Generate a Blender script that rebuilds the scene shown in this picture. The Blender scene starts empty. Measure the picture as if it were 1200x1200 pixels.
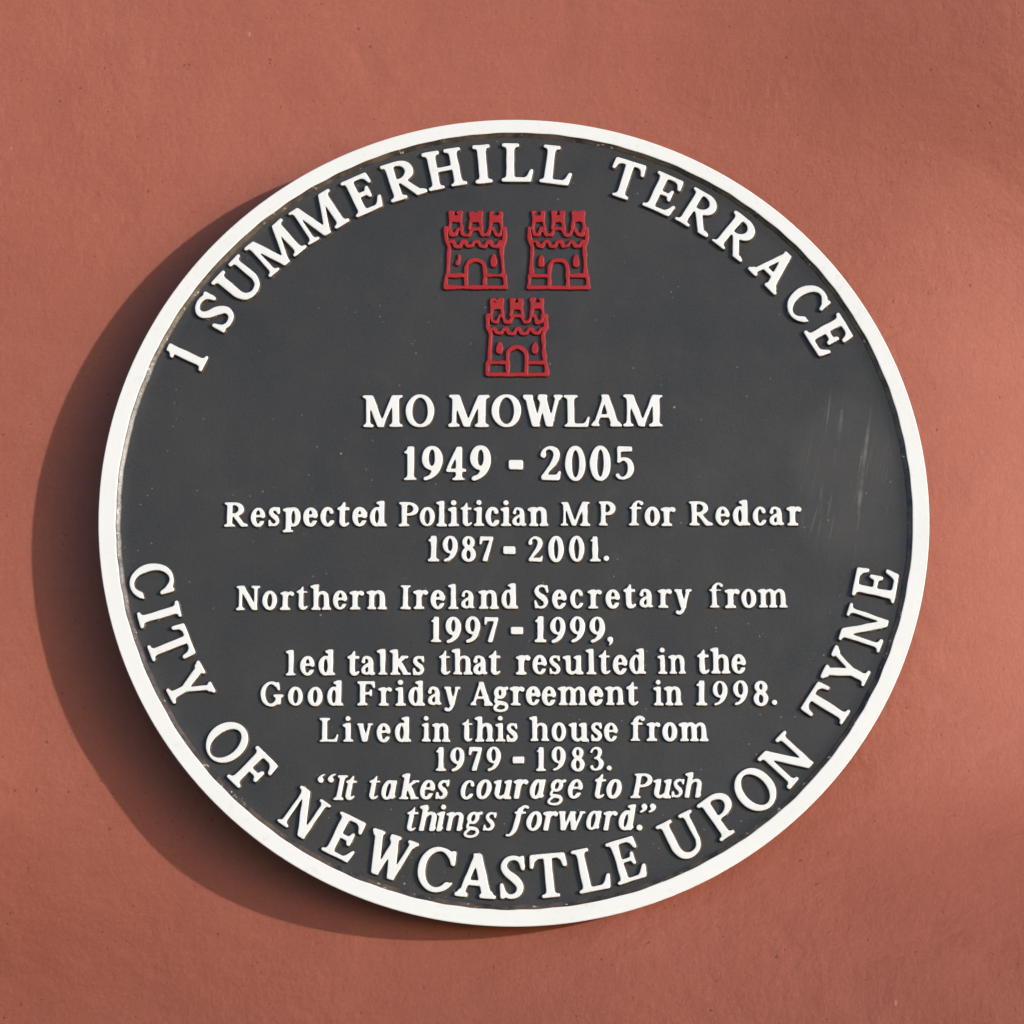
import bpy, bmesh, math, random
import numpy as np
from mathutils import Vector, Matrix
from mathutils.geometry import delaunay_2d_cdt

R = math.radians
S = bpy.context.scene
C = S.collection
ZC = 2.0                      # height of the plaque's centre above the ground

# ------------------------------------------------------------------ camera
cd = bpy.data.cameras.new('camera')
cam = bpy.data.objects.new('camera', cd)
C.objects.link(cam)
DIST, PITCH = 1.7, R(13.99)
cam.location = (0, -math.cos(PITCH) * DIST, ZC - math.sin(PITCH) * DIST)
AX, AY = R(-0.0367), PITCH + R(-0.0430)
fwd = Vector((math.sin(AX) * math.cos(AY), math.cos(AX) * math.cos(AY), math.sin(AY)))
cam.rotation_euler = fwd.to_track_quat('-Z', 'Y').to_euler()
cd.sensor_width = 36
cd.lens = 99.136
cd.clip_start, cd.clip_end = 0.05, 500
S.camera = cam

# ------------------------------------------------------------------ light
sun_dir = Vector((0.0365, -0.0265, 0.0075)).normalized()      # towards the sun
w = bpy.data.worlds.new('World')
S.world = w
w.use_nodes = True
nt = w.node_tree
sky = nt.nodes.new('ShaderNodeTexSky')
sky.sky_type = 'NISHITA'
sky.sun_disc = False
sky.sun_elevation = math.asin(sun_dir.z)
sky.sun_rotation = math.atan2(sun_dir.x, sun_dir.y)
nt.links.new(sky.outputs[0], nt.nodes['Background'].inputs[0])
sky.air_density = 0.55
sky.dust_density = 0.3
sky.ozone_density = 1.2
nt.nodes['Background'].inputs[1].default_value = 0.15
sl = bpy.data.lights.new('sun', 'SUN')
sl.energy = 2.0
sl.angle = R(1.1)
sl.color = (1.0, 0.97, 0.93)
so = bpy.data.objects.new('sun', sl)
so.rotation_euler = (-sun_dir).to_track_quat('-Z', 'Y').to_euler()
so.location = (3, -3, 3.5)
C.objects.link(so)
S.view_settings.view_transform = 'Standard'
S.view_settings.look = 'None'
S.view_settings.gamma = 1
S.view_settings.exposure = 0.66
S.view_settings.use_curve_mapping = False


# ------------------------------------------------------------------ materials
class NT:
    def __init__(s, name):
        s.m = bpy.data.materials.new(name)
        s.m.use_nodes = True
        s.t = s.m.node_tree
        s.b = s.t.nodes['Principled BSDF']
        s.co = s.n('TexCoord').outputs['Object']

    def n(s, kind, **kw):
        x = s.t.nodes.new('ShaderNode' + kind)
        for k, v in kw.items():
            setattr(x, k, v)
        return x

    def link(s, a, b):
        s.t.links.new(a, b)

    def put(s, sock, v):
        if isinstance(v, (int, float, tuple)):
            sock.default_value = v
        else:
            s.link(v, sock)

    def map(s, scale=(1, 1, 1), rot=(0, 0, 0), loc=(0, 0, 0)):
        x = s.n('Mapping')
        x.inputs['Scale'].default_value = scale
        x.inputs['Rotation'].default_value = rot
        x.inputs['Location'].default_value = loc
        s.link(s.co, x.inputs[0])
        return x.outputs[0]

    def slant(s, deg, scale, loc=(0, 0, 0)):
        a = s.map((1, 1, 1), (0, R(deg), 0), loc)
        x = s.n('Mapping')
        x.inputs['Scale'].default_value = scale
        s.link(a, x.inputs[0])
        return x.outputs[0]

    def noise(s, scale, detail=4, rough=.5, vec=None, dist=0.0):
        x = s.n('TexNoise')
        x.inputs['Scale'].default_value = scale
        x.inputs['Detail'].default_value = detail
        x.inputs['Roughness'].default_value = rough
        x.inputs['Distortion'].default_value = dist
        s.link(vec if vec is not None else s.co, x.inputs['Vector'])
        return x.outputs['Fac']

    def voro(s, scale, vec=None, rnd=1.0):
        x = s.n('TexVoronoi')
        x.inputs['Scale'].default_value = scale
        x.inputs['Randomness'].default_value = rnd
        s.link(vec if vec is not None else s.co, x.inputs['Vector'])
        return x

    def rng(s, v, a, b, c=0.0, d=1.0, smooth=False):
        x = s.n('MapRange')
        if smooth:
            x.interpolation_type = 'SMOOTHSTEP'
        for i, q in enumerate((v, a, b, c, d)):
            s.put(x.inputs[i], q)
        return x.outputs[0]

    def math(s, op, a, b=0.0):
        x = s.n('Math', operation=op)
        s.put(x.inputs[0], a)
        s.put(x.inputs[1], b)
        return x.outputs[0]

    def mix(s, f, a, b):
        x = s.n('Mix', data_type='RGBA')
        s.put(x.inputs[0], f)
        s.put(x.inputs[6], a)
        s.put(x.inputs[7], b)
        return x.outputs[2]

    def bump(s, h, strength, dist, prev=None):
        x = s.n('Bump')
        x.inputs['Strength'].default_value = strength
        x.inputs['Distance'].default_value = dist
        s.link(h, x.inputs['Height'])
        if prev is not None:
            s.link(prev, x.inputs['Normal'])
        return x.outputs[0]

    def done(s, col, rough, nrm=None, spec=0.5):
        s.put(s.b.inputs['Base Color'], col)
        s.put(s.b.inputs['Roughness'], rough)
        s.b.inputs['Specular IOR Level'].default_value = spec
        if nrm is not None:
            s.link(nrm, s.b.inputs['Normal'])
        return s.m


def mat_wall():
    m = NT('terracotta_masonry_paint')
    blotch = m.noise(3.2, 5, .55)
    blotch2 = m.noise(11, 4, .6)
    base = m.mix(m.rng(blotch, .35, .68), (.362, .107, .066, 1), (.392, .119, .076, 1))
    base = m.mix(m.math('MULTIPLY', m.rng(blotch2, .45, .75), .35), base, (.400, .132, .090, 1))
    # brushed paint: fine strokes, mostly along the wall with some across
    sv = m.map((38, 1, 300))
    st = m.noise(1.0, 3, .6, m.map((16, 1, 210), (0, R(4), 0)), .6)
    sh = m.noise(1.0, 3, .6, m.map((190, 1, 22), (0, R(-6), 0)), .6)
    grain = m.noise(520, 3, .6)
    lump = m.noise(120, 5, .6)
    stip = m.noise(300, 3, .65)
    patchy = m.rng(m.noise(5, 3, .5, m.map(loc=(9, 0, 2))), .38, .62, .35, 1)
    trowel = m.noise(13, 3, .5, m.map((1, 1, 1.6), (0, R(35), 0)), .8)
    # small pits where the paint did not fill
    wv = m.n('TexNoise')
    wv.inputs['Scale'].default_value = 260
    wv.inputs['Detail'].default_value = 2
    m.link(m.co, wv.inputs['Vector'])
    wa = m.n('VectorMath', operation='MULTIPLY_ADD')
    m.link(wv.outputs['Color'], wa.inputs[0])
    wa.inputs[1].default_value = (.0034, .0034, .0034)
    m.link(m.co, wa.inputs[2])
    wob = wa.outputs[0]
    v = m.voro(92, wob)
    vsel = m.rng(m.noise(37, 1, .5), .57, .66)
    pit = m.math('MULTIPLY', m.rng(v.outputs['Distance'], .05, .13, 1, 0, True), vsel)
    v2 = m.voro(170, wob)
    pit2 = m.math('MULTIPLY', m.rng(v2.outputs['Distance'], .06, .17, 1, 0, True), m.rng(m.noise(71, 1, .5), .54, .62))
    pits = m.math('MAXIMUM', pit, m.math('MULTIPLY', pit2, .8))
    base = m.mix(m.rng(m.noise(24, 5, .65, m.map(loc=(1, 6, 3))), .40, .74, 0, .30), base, (.315, .086, .056, 1))
    col = m.mix(m.math('MULTIPLY', pits, .60), base, (.10, .024, .018, 1))
    col = m.mix(m.rng(st, .35, .75, 0, .14), col, (.30, .080, .052, 1))
    col = m.mix(m.rng(m.noise(650, 2, .6), .30, .72, .16, 0), col, (.22, .060, .038, 1))
    col = m.mix(m.rng(m.noise(480, 2, .6, m.map(loc=(3, 1, 8))), .52, .78, 0, .20), col, (.52, .20, .145, 1))
    # a few pale chips
    v3 = m.voro(85, m.map((1, 1, .45), (0, R(12), 0), (3.1, 0, 7.7)))
    chip = m.math('MULTIPLY', m.rng(v3.outputs['Distance'], .05, .10, 1, 0, True), m.rng(m.noise(23, 1, .5, m.map(loc=(5, 2, 1))), .66, .68))
    col = m.mix(m.math('MULTIPLY', chip, .5), col, (.62, .36, .29, 1))
    n = m.bump(trowel, .20, .010)
    n = m.bump(m.math('MULTIPLY', lump, patchy), .52, .0015, n)
    n = m.bump(stip, .40, .0006, n)
    n = m.bump(st, .13, .0007, n)
    n = m.bump(sh, .09, .0007, n)
    n = m.bump(grain, .40, .0004, n)
    n = m.bump(m.math('MULTIPLY', pits, -1), .35, .0006, n)
    return m.done(col, .62, n, .30)


def mat_field():
    m = NT('black_enamel_field')
    cloud = m.noise(14, 6, .65)
    col = m.mix(m.rng(cloud, .3, .72), (.024, .0232, .0226, 1), (.0385, .0362, .0345, 1))
    # grime caught in the casting, specks of dust and flakes of paint
    grime = m.noise(55, 5, .65)
    col = m.mix(m.rng(grime, .55, .8, 0, .35), col, (.060, .050, .043, 1))
    v = m.voro(210)
    sp = m.math('MULTIPLY', m.rng(v.outputs['Distance'], .05, .16, 1, 0, True), m.rng(m.noise(60, 2, .6), .56, .60))
    col = m.mix(m.math('MULTIPLY', sp, .42), col, (.30, .28, .25, 1))
    v2 = m.voro(95)
    sp2 = m.math('MULTIPLY', m.rng(v2.outputs['Distance'], .03, .085, 1, 0, True), m.rng(m.noise(19, 2, .6, m.map(loc=(2, 0, 4))), .60, .63))
    col = m.mix(m.math('MULTIPLY', sp2, .6), col, (.55, .53, .48, 1))
    v4 = m.voro(120, m.map(loc=(7, 3, 9)))
    dk = m.math('MULTIPLY', m.rng(v4.outputs['Distance'], .05, .16, 1, 0, True), m.rng(m.noise(33, 2, .6, m.map(loc=(4, 1, 2))), .55, .60))
    col = m.mix(m.math('MULTIPLY', dk, .6), col, (.012, .012, .013, 1))
    col = m.mix(m.rng(m.noise(700, 2, .6), .35, .75, 0, .35), col, (.060, .060, .064, 1))
    # scuffed patch of near-vertical scratches towards the edge
    sx = m.n('SeparateXYZ')
    m.link(m.co, sx.inputs[0])
    px = m.math('SUBTRACT', sx.outputs[0], .198)
    pz = m.math('SUBTRACT', sx.outputs[2], .020)
    d2 = m.math('ADD', m.math('POWER', m.math('DIVIDE', px, .036), 2), m.math('POWER', m.math('DIVIDE', pz, .062), 2))
    patch = m.rng(d2, .25, 1.0, 1, 0, True)
    scr = m.noise(1.0, 4, .6, m.slant(-13, (430, 1, 18)))
    scr2 = m.noise(1.0, 2, .5, m.slant(-8, (240, 1, 10), (3, 0, 5)))
    line = m.math('MAXIMUM', m.rng(scr, .60, .70), m.rng(scr2, .62, .70))
    col = m.mix(m.math('MULTIPLY', m.math('MULTIPLY', line, m.math('MULTIPLY', patch, m.rng(m.noise(60, 3, .6),  .34, .62))), .34), col, (.32, .30, .28, 1))
    col = m.mix(m.math('MULTIPLY', patch, .10), col, (.17, .15, .13, 1))
    n = m.bump(m.noise(38, 3, .5), .40, .0012)
    n = m.bump(m.noise(420, 4, .6), .45, .00022, n)
    n = m.bump(sp, .5, .0003, n)
    return m.done(col, m.rng(cloud, .3, .7, .40, .52), n, .45)


def mat_white():
    m = NT('white_enamel')
    col = m.mix(m.rng(m.noise(20, 4, .6), .4, .75), (.83, .828, .812, 1), (.80, .796, .775, 1))
    col = m.mix(m.rng(m.noise(140, 4, .65), .60, .80, 0, .45), col, (.58, .55, .50, 1))
    n = m.bump(m.noise(180, 3, .5), .20, .0004)
    return m.done(col, .38, n, .4)


def mat_side():
    m = NT('grimy_black_letter_side')
    g = m.noise(90, 4, .65)
    col = m.mix(m.rng(g, .38, .62), (.030, .026, .025, 1), (.115, .082, .060, 1))
    v = m.noise(330, 3, .6)
    col = m.mix(m.rng(v, .64, .70, 0, .7), col, (.58, .54, .48, 1))
    n = m.bump(m.noise(400, 3, .6), .5, .0005)
    return m.done(col, .36, n, .5)


def mat_red():
    m = NT('red_enamel')
    col = m.mix(m.rng(m.noise(45, 4, .6), .35, .7), (.315, .016, .019, 1), (.385, .022, .026, 1))
    n = m.bump(m.noise(200, 3, .5), .3, .0004)
    return m.done(col, .48, n, .30)


def mat_red_side():
    m = NT('dark_red_side')
    col = m.mix(m.rng(m.noise(160, 4, .6), .40, .62), (.16, .012, .018, 1), (.035, .024, .024, 1))
    n = m.bump(m.noise(400, 3, .6), .4, .0004)
    return m.done(col, .40, n, .5)


M_WALL, M_FIELD, M_WHITE, M_SIDE, M_RED, M_REDSIDE = mat_wall(), mat_field(), mat_white(), mat_side(), mat_red(), mat_red_side()


# ------------------------------------------------------------------ helpers
def link_mesh(name, verts, faces, mats, parent=None, fm=None, smooth=None):
    me = bpy.data.meshes.new(name)
    me.from_pydata([tuple(v) for v in verts], [], [tuple(f) for f in faces])
    for x in mats:
        me.materials.append(x)
    if fm is not None:
        me.polygons.foreach_set('material_index', np.asarray(fm, dtype=np.int32))
    if smooth is not None:
        me.polygons.foreach_set('use_smooth', np.asarray(smooth, dtype=bool))
    me.update()
    o = bpy.data.objects.new(name, me)
    C.objects.link(o)
    if parent is not None:
        o.parent = parent
    return o


def empty(name, loc=(0, 0, 0), parent=None):
    o = bpy.data.objects.new(name, None)
    o.empty_display_size = .05
    o.location = loc
    C.objects.link(o)
    if parent is not None:
        o.parent = parent
    return o


# ------------------------------------------------------------------ rendered wall
WALL_Y = 0.0300               # wall face, behind the plaque's lettered field


def build_wall():
    def axis(lo, hi, c, fine, half):
        a = np.arange(c - half, c + half + 1e-9, fine)
        b = np.linspace(lo, c - half, 26)[:-1]
        d = np.linspace(c + half, hi, 26)[1:]
        return np.concatenate([b, a, d])
    xs = axis(-2.2, 2.2, 0, .006, .42)
    zs = axis(0.0, 4.2, ZC, .006, .42)
    X, Z = np.meshgrid(xs, zs)
    rng = np.random.default_rng(5)
    H = np.zeros_like(X)
    for k in range(26):                       # hand-floated render: soft rises and hollows
        lam = rng.uniform(.07, .5)
        a = rng.uniform(0, 2 * math.pi)
        ph = rng.uniform(0, 2 * math.pi)
        H += .0008 * lam ** 1.0 * np.sin(2 * math.pi / lam * (X * math.cos(a) + (Z - ZC) * math.sin(a)) + ph)
    # slopes added to darken or brighten the wall: it turns away below the plaque and at the upper right, and faces the sun on the right
    Zr = Z - ZC
    sm01 = lambda q: np.clip(q, 0, 1) ** 2 * (3 - 2 * np.clip(q, 0, 1))
    H += .185 * (np.clip(X, -.45, .45) + .12) * sm01((-Zr - .15) / .16)
    H += -.15 * .30 * sm01((X - .20) / .30) * sm01((Zr + .24) / .16) * sm01((.26 - Zr) / .16)
    H += .080 * .30 * sm01((X - .08) / .30) * sm01((Zr - .20) / .12)
    nz, nx = X.shape
    verts = np.stack([X.ravel(), WALL_Y - H.ravel(), Z.ravel()], 1)
    n0 = len(verts)
    faces = [(j * nx + i, j * nx + i + 1, (j + 1) * nx + i + 1, (j + 1) * nx + i) for j in range(nz - 1) for i in range(nx - 1)]
    sm = [True] * len(faces)
    # back face and closing edges give the wall its thickness
    back = np.array([(-2.2, .33, 0), (2.2, .33, 0), (2.2, .33, 4.2), (-2.2, .33, 4.2)])
    verts = np.concatenate([verts, back])
    faces.append((n0 + 1, n0, n0 + 3, n0 + 2))
    faces.append(tuple([i for i in range(nx)][::-1] + [n0, n0 + 1]))
    faces.append(tuple([(nz - 1) * nx + i for i in range(nx)] + [n0 + 2, n0 + 3]))
    faces.append(tuple([j * nx for j in range(nz)] + [n0 + 3, n0]))
    faces.append(tuple([j * nx + nx - 1 for j in range(nz)][::-1] + [n0 + 1, n0 + 2]))
    sm += [False] * 5
    o = link_mesh('rendered_wall', verts, faces, [M_WALL], None, None, sm)
    o['label'] = 'terracotta painted render wall behind the round plaque'
    o['category'] = 'wall'
    o['kind'] = 'thing'
    return o


build_wall()

# ------------------------------------------------------------------ plaque body
plaque = empty('memorial_plaque', (0, 0, ZC))
plaque['label'] = 'round black cast memorial plaque with raised white lettering and white rim'
plaque['category'] = 'plaque'

RAD = 0.2500
RIM_H = 0.0027


def lathe(profile, n, wob=None):
    """profile: list of (radius, height, material index); wob(angle, k) moves a radius; returns verts, faces, mats"""
    verts, faces, fm = [], [], []
    for k, p in enumerate(profile):
        for i in range(n):
            a = 2 * math.pi * i / n
            r = p[0] + (wob(a, k) if wob else 0)
            verts.append((r * math.sin(a), -p[1], r * math.cos(a)))
    for k in range(len(profile) - 1):
        for i in range(n):
            j = (i + 1) % n
            faces.append((k * n + i, k * n + j, (k + 1) * n + j, (k + 1) * n + i))
            fm.append(profile[k][2])
    return verts, faces, fm


def build_body():
    # plate: field, edge and back; the rim sits on its border
    n = 360
    prof = [(.0001, 0, 0)] + [(r, 0, 0) for r in (.05, .10, .15, .20, .225, .2310)]
    prof += [(.2335, .00010, 0), (.2360, .00036, 0), (.2385, .00078, 0), (.2404, .0010, 0), (.2440, .0010, 0), (.2492, .0010, 0),
             (.2496, -.0006, 0), (.2494, -.0045, 0), (.2462, -.0080, 0), (.2380, -.0090, 0), (.0001, -.0090, 0)]
    v, f, fm = lathe(prof, n)
    link_mesh('plate', v, f, [M_FIELD], plaque, fm, [True] * len(f))
    # rim: a flat white band, black on both flanks, its painted edge a little uneven
    n = 720
    rng = np.random.default_rng(11)
    key = [(0, 8.6), (45, 8.7), (90, 10.0), (135, 9.7), (180, 9.7), (225, 9.6), (270, 10.4), (315, 9.8), (360, 8.6)]
    waves = [(rng.integers(5, 90), rng.uniform(0, 6.28), rng.uniform(.03, .075)) for _ in range(14)]

    def width(a):
        d = math.degrees(a) % 360
        for (a0, w0), (a1, w1) in zip(key, key[1:]):
            if a0 <= d <= a1:
                t = (d - a0) / (a1 - a0)
                t = t * t * (3 - 2 * t)
                base = w0 + (w1 - w0) * t
                break
        return (base + sum(q * math.sin(k * a + p) for k, p, q in waves)) * .001

    prof = [(RAD - .0006, -.0005, 1), (RAD - .0002, RIM_H - .0007, 1), (RAD, RIM_H - .00035, 0), (RAD - .0004, RIM_H, 0),
            (RAD - .0005, RIM_H, 0), (RAD, RIM_H - .0002, 1), (RAD, RIM_H - .0006, 1), (RAD, .0014, 1), (RAD, .00085, 1), (RAD, .0004, 1)]
    shift = {4: .0004, 5: .0, 6: -.0003, 7: -.0017, 8: -.0027, 9: -.0030}

    def wob(a, k):
        if k < 4:
            return 0
        return -width(a) + shift[k]
    prof[4] = (RAD, RIM_H, 0)
    v, f, fm = lathe(prof, n, wob)
    link_mesh('rim', v, f, [M_WHITE, M_SIDE], plaque, fm, [(q // n) not in (2, 3, 4) for q in range(len(f))])
    # spacers that hold the plate off the wall
    for sx, sz in ((-.14, .12), (.14, .12), (-.14, -.12), (.14, -.12)):
        v, f, fm = lathe([(.0001, -.0089, 0), (.014, -.0089, 0), (.014, -.0330, 0), (.0001, -.0330, 0)], 32)
        v = [(x + sx, y, z + sz) for x, y, z in v]
        link_mesh('spacer', v, f, [M_SIDE], plaque, fm)


build_body()


# ------------------------------------------------------------------ relief from signed distance fields
# A glyph is a list of primitives in units of its cap height:
#   ('p', [(x, y), ...])             filled polygon
#   ('s', [(x, y, halfwidth), ...])  round-ended stroke of varying width
def sd_poly(P, X, Y):
    d = np.full(X.shape, 1e9)
    inside = np.zeros(X.shape, bool)
    n = len(P)
    for i in range(n):
        ax, ay = P[i]
        bx, by = P[(i + 1) % n]
        ex, ey = bx - ax, by - ay
        wx, wy = X - ax, Y - ay
        t = np.clip((wx * ex + wy * ey) / (ex * ex + ey * ey + 1e-12), 0, 1)
        d = np.minimum(d, (wx - ex * t) ** 2 + (wy - ey * t) ** 2)
        c = (ay > Y) != (by > Y)
        with np.errstate(divide='ignore', invalid='ignore'):
            inside ^= c & (X < ex * (Y - ay) / (ey if abs(ey) > 1e-12 else 1e-12) + ax)
    return np.where(inside, -1, 1) * np.sqrt(d)


def sd_stroke(P, X, Y):
    d = np.full(X.shape, 1e9)
    for (ax, ay, ra), (bx, by, rb) in zip(P, P[1:]):
        ex, ey = bx - ax, by - ay
        wx, wy = X - ax, Y - ay
        t = np.clip((wx * ex + wy * ey) / (ex * ex + ey * ey + 1e-12), 0, 1)
        d = np.minimum(d, np.hypot(wx - ex * t, wy - ey * t) - (ra + (rb - ra) * t))
    return d


def blur(F, s):
    r = max(1, int(3 * s + .5))
    k = np.exp(-.5 * (np.arange(-r, r + 1) / s) ** 2)
    k /= k.sum()
    for ax in (0, 1):
        P = np.pad(F, [(r, r) if a == ax else (0, 0) for a in (0, 1)], mode='edge')
        F = sum(k[i] * (P[i:i + F.shape[0], :] if ax == 0 else P[:, i:i + F.shape[1]]) for i in range(2 * r + 1))
    return F


def bounds(prims):
    xs, ys = [], []
    for kind, P in prims:
        for p in P:
            r = p[2] if kind == 's' else 0
            xs += [p[0] - r, p[0] + r]
            ys += [p[1] - r, p[1] + r]
    return min(xs), max(xs), min(ys), max(ys)


def field(prims, cell, soft, noise=None, grow=0.0):
    x0, x1, y0, y1 = bounds(prims)
    m = .16
    xs = np.arange(x0 - m, x1 + m, cell)
    ys = np.arange(y0 - m, y1 + m, cell)
    X, Y = np.meshgrid(xs, ys)
    F = np.full(X.shape, 1e9)
    for kind, P in prims:
        F = np.minimum(F, sd_poly(P, X, Y) if kind == 'p' else sd_stroke(P, X, Y))
    F = np.clip(F, -.3, .3)
    F = blur(F, soft / cell) - grow
    if noise is not None:
        for fx, fy, ph, am in noise:
            F = F + am * np.sin(fx * X + fy * Y + ph)
    return xs, ys, F


def contours(xs, ys, F):
    """closed loops of the zero level, solid on the left"""
    I = F < 0
    ny, nx = F.shape

    def pt(key):
        kind, j, i = key
        if kind == 0:
            a, b = F[j, i], F[j, i + 1]
            t = a / (a - b)
            return (xs[i] + t * (xs[i + 1] - xs[i]), ys[j])
        a, b = F[j, i], F[j + 1, i]
        t = a / (a - b)
        return (xs[i], ys[j] + t * (ys[j + 1] - ys[j]))

    code = (I[:-1, :-1] * 1 + I[:-1, 1:] * 2 + I[1:, 1:] * 4 + I[1:, :-1] * 8)
    nxt = {}
    jj, ii = np.nonzero((code > 0) & (code < 15))
    for j, i in zip(jj.tolist(), ii.tolist()):
        c = int(code[j, i])
        B, Rr, T_, L = (0, j, i), (1, j, i + 1), (0, j + 1, i), (1, j, i)
        seg = {1: [(B, L)], 2: [(Rr, B)], 3: [(Rr, L)], 4: [(T_, Rr)], 5: [(B, L), (T_, Rr)], 6: [(T_, B)], 7: [(T_, L)],
               8: [(L, T_)], 9: [(B, T_)], 10: [(Rr, B), (L, T_)], 11: [(Rr, T_)], 12: [(L, Rr)], 13: [(B, Rr)], 14: [(L, B)]}[c]
        for a, b in seg:
            nxt[a] = b
    loops = []
    while nxt:
        s = next(iter(nxt))
        cur, lp = s, []
        while cur in nxt:
            lp.append(pt(cur))
            cur = nxt.pop(cur)
        if len(lp) > 7:
            loops.append(np.array(lp))
    return loops


def relax(lp, step):
    """even out the vertex spacing of a closed loop"""
    d = np.hypot(*(np.roll(lp, -1, 0) - lp).T)
    s = np.concatenate([[0], np.cumsum(d)])
    n = max(8, int(s[-1] / step))
    q = np.linspace(0, s[-1], n, endpoint=False)
    c = np.vstack([lp, lp[:1]])
    return np.stack([np.interp(q, s, c[:, 0]), np.interp(q, s, c[:, 1])], 1)


def loop_normals(lp):
    t = np.roll(lp, -1, 0) - np.roll(lp, 1, 0)
    t /= np.maximum(np.hypot(t[:, 0], t[:, 1])[:, None], 1e-12)
    n = np.stack([-t[:, 1], t[:, 0]], 1)
    return n


class Relief:
    """collects raised shapes (white face, bevel, sloping dark flank) into one mesh"""

    def __init__(s):
        s.v, s.f, s.fm, s.sm = [], [], [], []

    def add(s, prims, to_uv, scale, hgt, cell=.017, soft=.022, noise=None, grow=0.0, draft=.0008, bevel=.00030):
        xs, ys, F = field(prims, cell, soft, noise, grow)
        loops = [relax(l, cell * 1.15) for l in contours(xs, ys, F)]
        if not loops:
            return
        gy, gx = np.gradient(F, ys[1] - ys[0], xs[1] - xs[0])
        top_loops, base = [], len(s.v)
        idx_top = []
        for lp in loops:
            n = loop_normals(lp)
            # turn the normals outwards with the field's slope
            i = np.clip(((lp[:, 0] - xs[0]) / cell).astype(int), 0, len(xs) - 1)
            j = np.clip(((lp[:, 1] - ys[0]) / cell).astype(int), 0, len(ys) - 1)
            if (n[:, 0] * gx[j, i] + n[:, 1] * gy[j, i]).sum() < 0:
                n = -n
            k = len(lp)
            rings = [(-bevel * 1.6, hgt), (-bevel * .55, hgt - bevel * .12), (0, hgt - bevel * .55), (bevel * .35, hgt - bevel * 1.25), (draft * .62, hgt * .42), (draft, 0.00035), (draft * 1.25, -.0004)]
            st = len(s.v)
            for off, h in rings:
                q = lp + n * (off / scale)
                for u, v in to_uv(q):
                    s.v.append((u, -h, v))
            idx_top.append(st)
            top_loops.append(np.array([(s.v[st + a][0], s.v[st + a][2]) for a in range(k)]))
            for r in range(len(rings) - 1):
                for a in range(k):
                    b = (a + 1) % k
                    s.f.append((st + r * k + a, st + r * k + b, st + (r + 1) * k + b, st + (r + 1) * k + a))
                    s.fm.append(0 if r < 3 else 1)
                    s.sm.append(True)
        # cap: solids with their own holes
        area = [np.sum(l[:, 0] * np.roll(l[:, 1], -1) - np.roll(l[:, 0], -1) * l[:, 1]) / 2 for l in top_loops]
        big = [i for i in range(len(top_loops))]

        def inside(p, l):
            x, y = p
            a, b = l, np.roll(l, -1, 0)
            c = (a[:, 1] > y) != (b[:, 1] > y)
            xx = a[:, 0] + (y - a[:, 1]) / np.where(b[:, 1] == a[:, 1], 1e-12, b[:, 1] - a[:, 1]) * (b[:, 0] - a[:, 0])
            return bool((c & (x < xx)).sum() % 2)
        depth = [sum(inside(loops[i][0], loops[k]) for k in big if k != i) for i in big]
        for i in big:
            if depth[i] % 2:
                continue
            holes = [k for k in big if depth[k] == depth[i] + 1 and inside(loops[k][0], loops[i])]
            polys, ids = [], []
            for k in [i] + holes:
                polys.append([Vector((p[0], p[1], 0)) for p in top_loops[k]])
                ids += [idx_top[k] + a for a in range(len(top_loops[k]))]
            flat = [v for pl in polys for v in pl]
            edges, st = [], 0
            for pl in polys:
                k = len(pl)
                edges += [(st + q, st + (q + 1) % k) for q in range(k)]
                st += k
            cv, _, cf, _, _, _ = delaunay_2d_cdt([v.to_2d() for v in flat], edges, [], 1, 1e-9)
            z0 = len(s.v)
            hy = s.v[ids[0]][1]
            s.v += [(v.x, hy, v.y) for v in cv]
            for t in cf:
                mid = (sum(cv[q].x for q in t) / len(t), sum(cv[q].y for q in t) / len(t))
                if not inside(mid, top_loops[i]) or any(inside(mid, top_loops[k]) for k in holes):
                    continue
                s.f.append(tuple(z0 + q for q in t))
                s.fm.append(0)
                s.sm.append(False)

    def build(s, name, mats, parent):
        o = link_mesh(name, s.v, s.f, mats, parent, s.fm, s.sm)
        bm = bmesh.new()
        bm.from_mesh(o.data)
        bm.normal_update()
        # the flat caps look out of the plaque, the flanks away from their own shape
        flip = [f for f in bm.faces if not f.smooth and f.normal.y > 0]
        bmesh.ops.reverse_faces(bm, faces=flip)
        bmesh.ops.remove_doubles(bm, verts=bm.verts, dist=1e-7)
        bmesh.ops.recalc_face_normals(bm, faces=bm.faces)
        bm.normal_update()
        seen = set()
        for f0 in bm.faces:
            if f0.index in seen:
                continue
            isl, todo = [], [f0]
            seen.add(f0.index)
            while todo:
                f = todo.pop()
                isl.append(f)
                for e in f.edges:
                    for g in e.link_faces:
                        if g.index not in seen:
                            seen.add(g.index)
                            todo.append(g)
            if sum(f.normal.y * f.calc_area() for f in isl) > 0:
                bmesh.ops.reverse_faces(bm, faces=isl)
        bm.to_mesh(o.data)
        bm.free()
        return o


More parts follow.
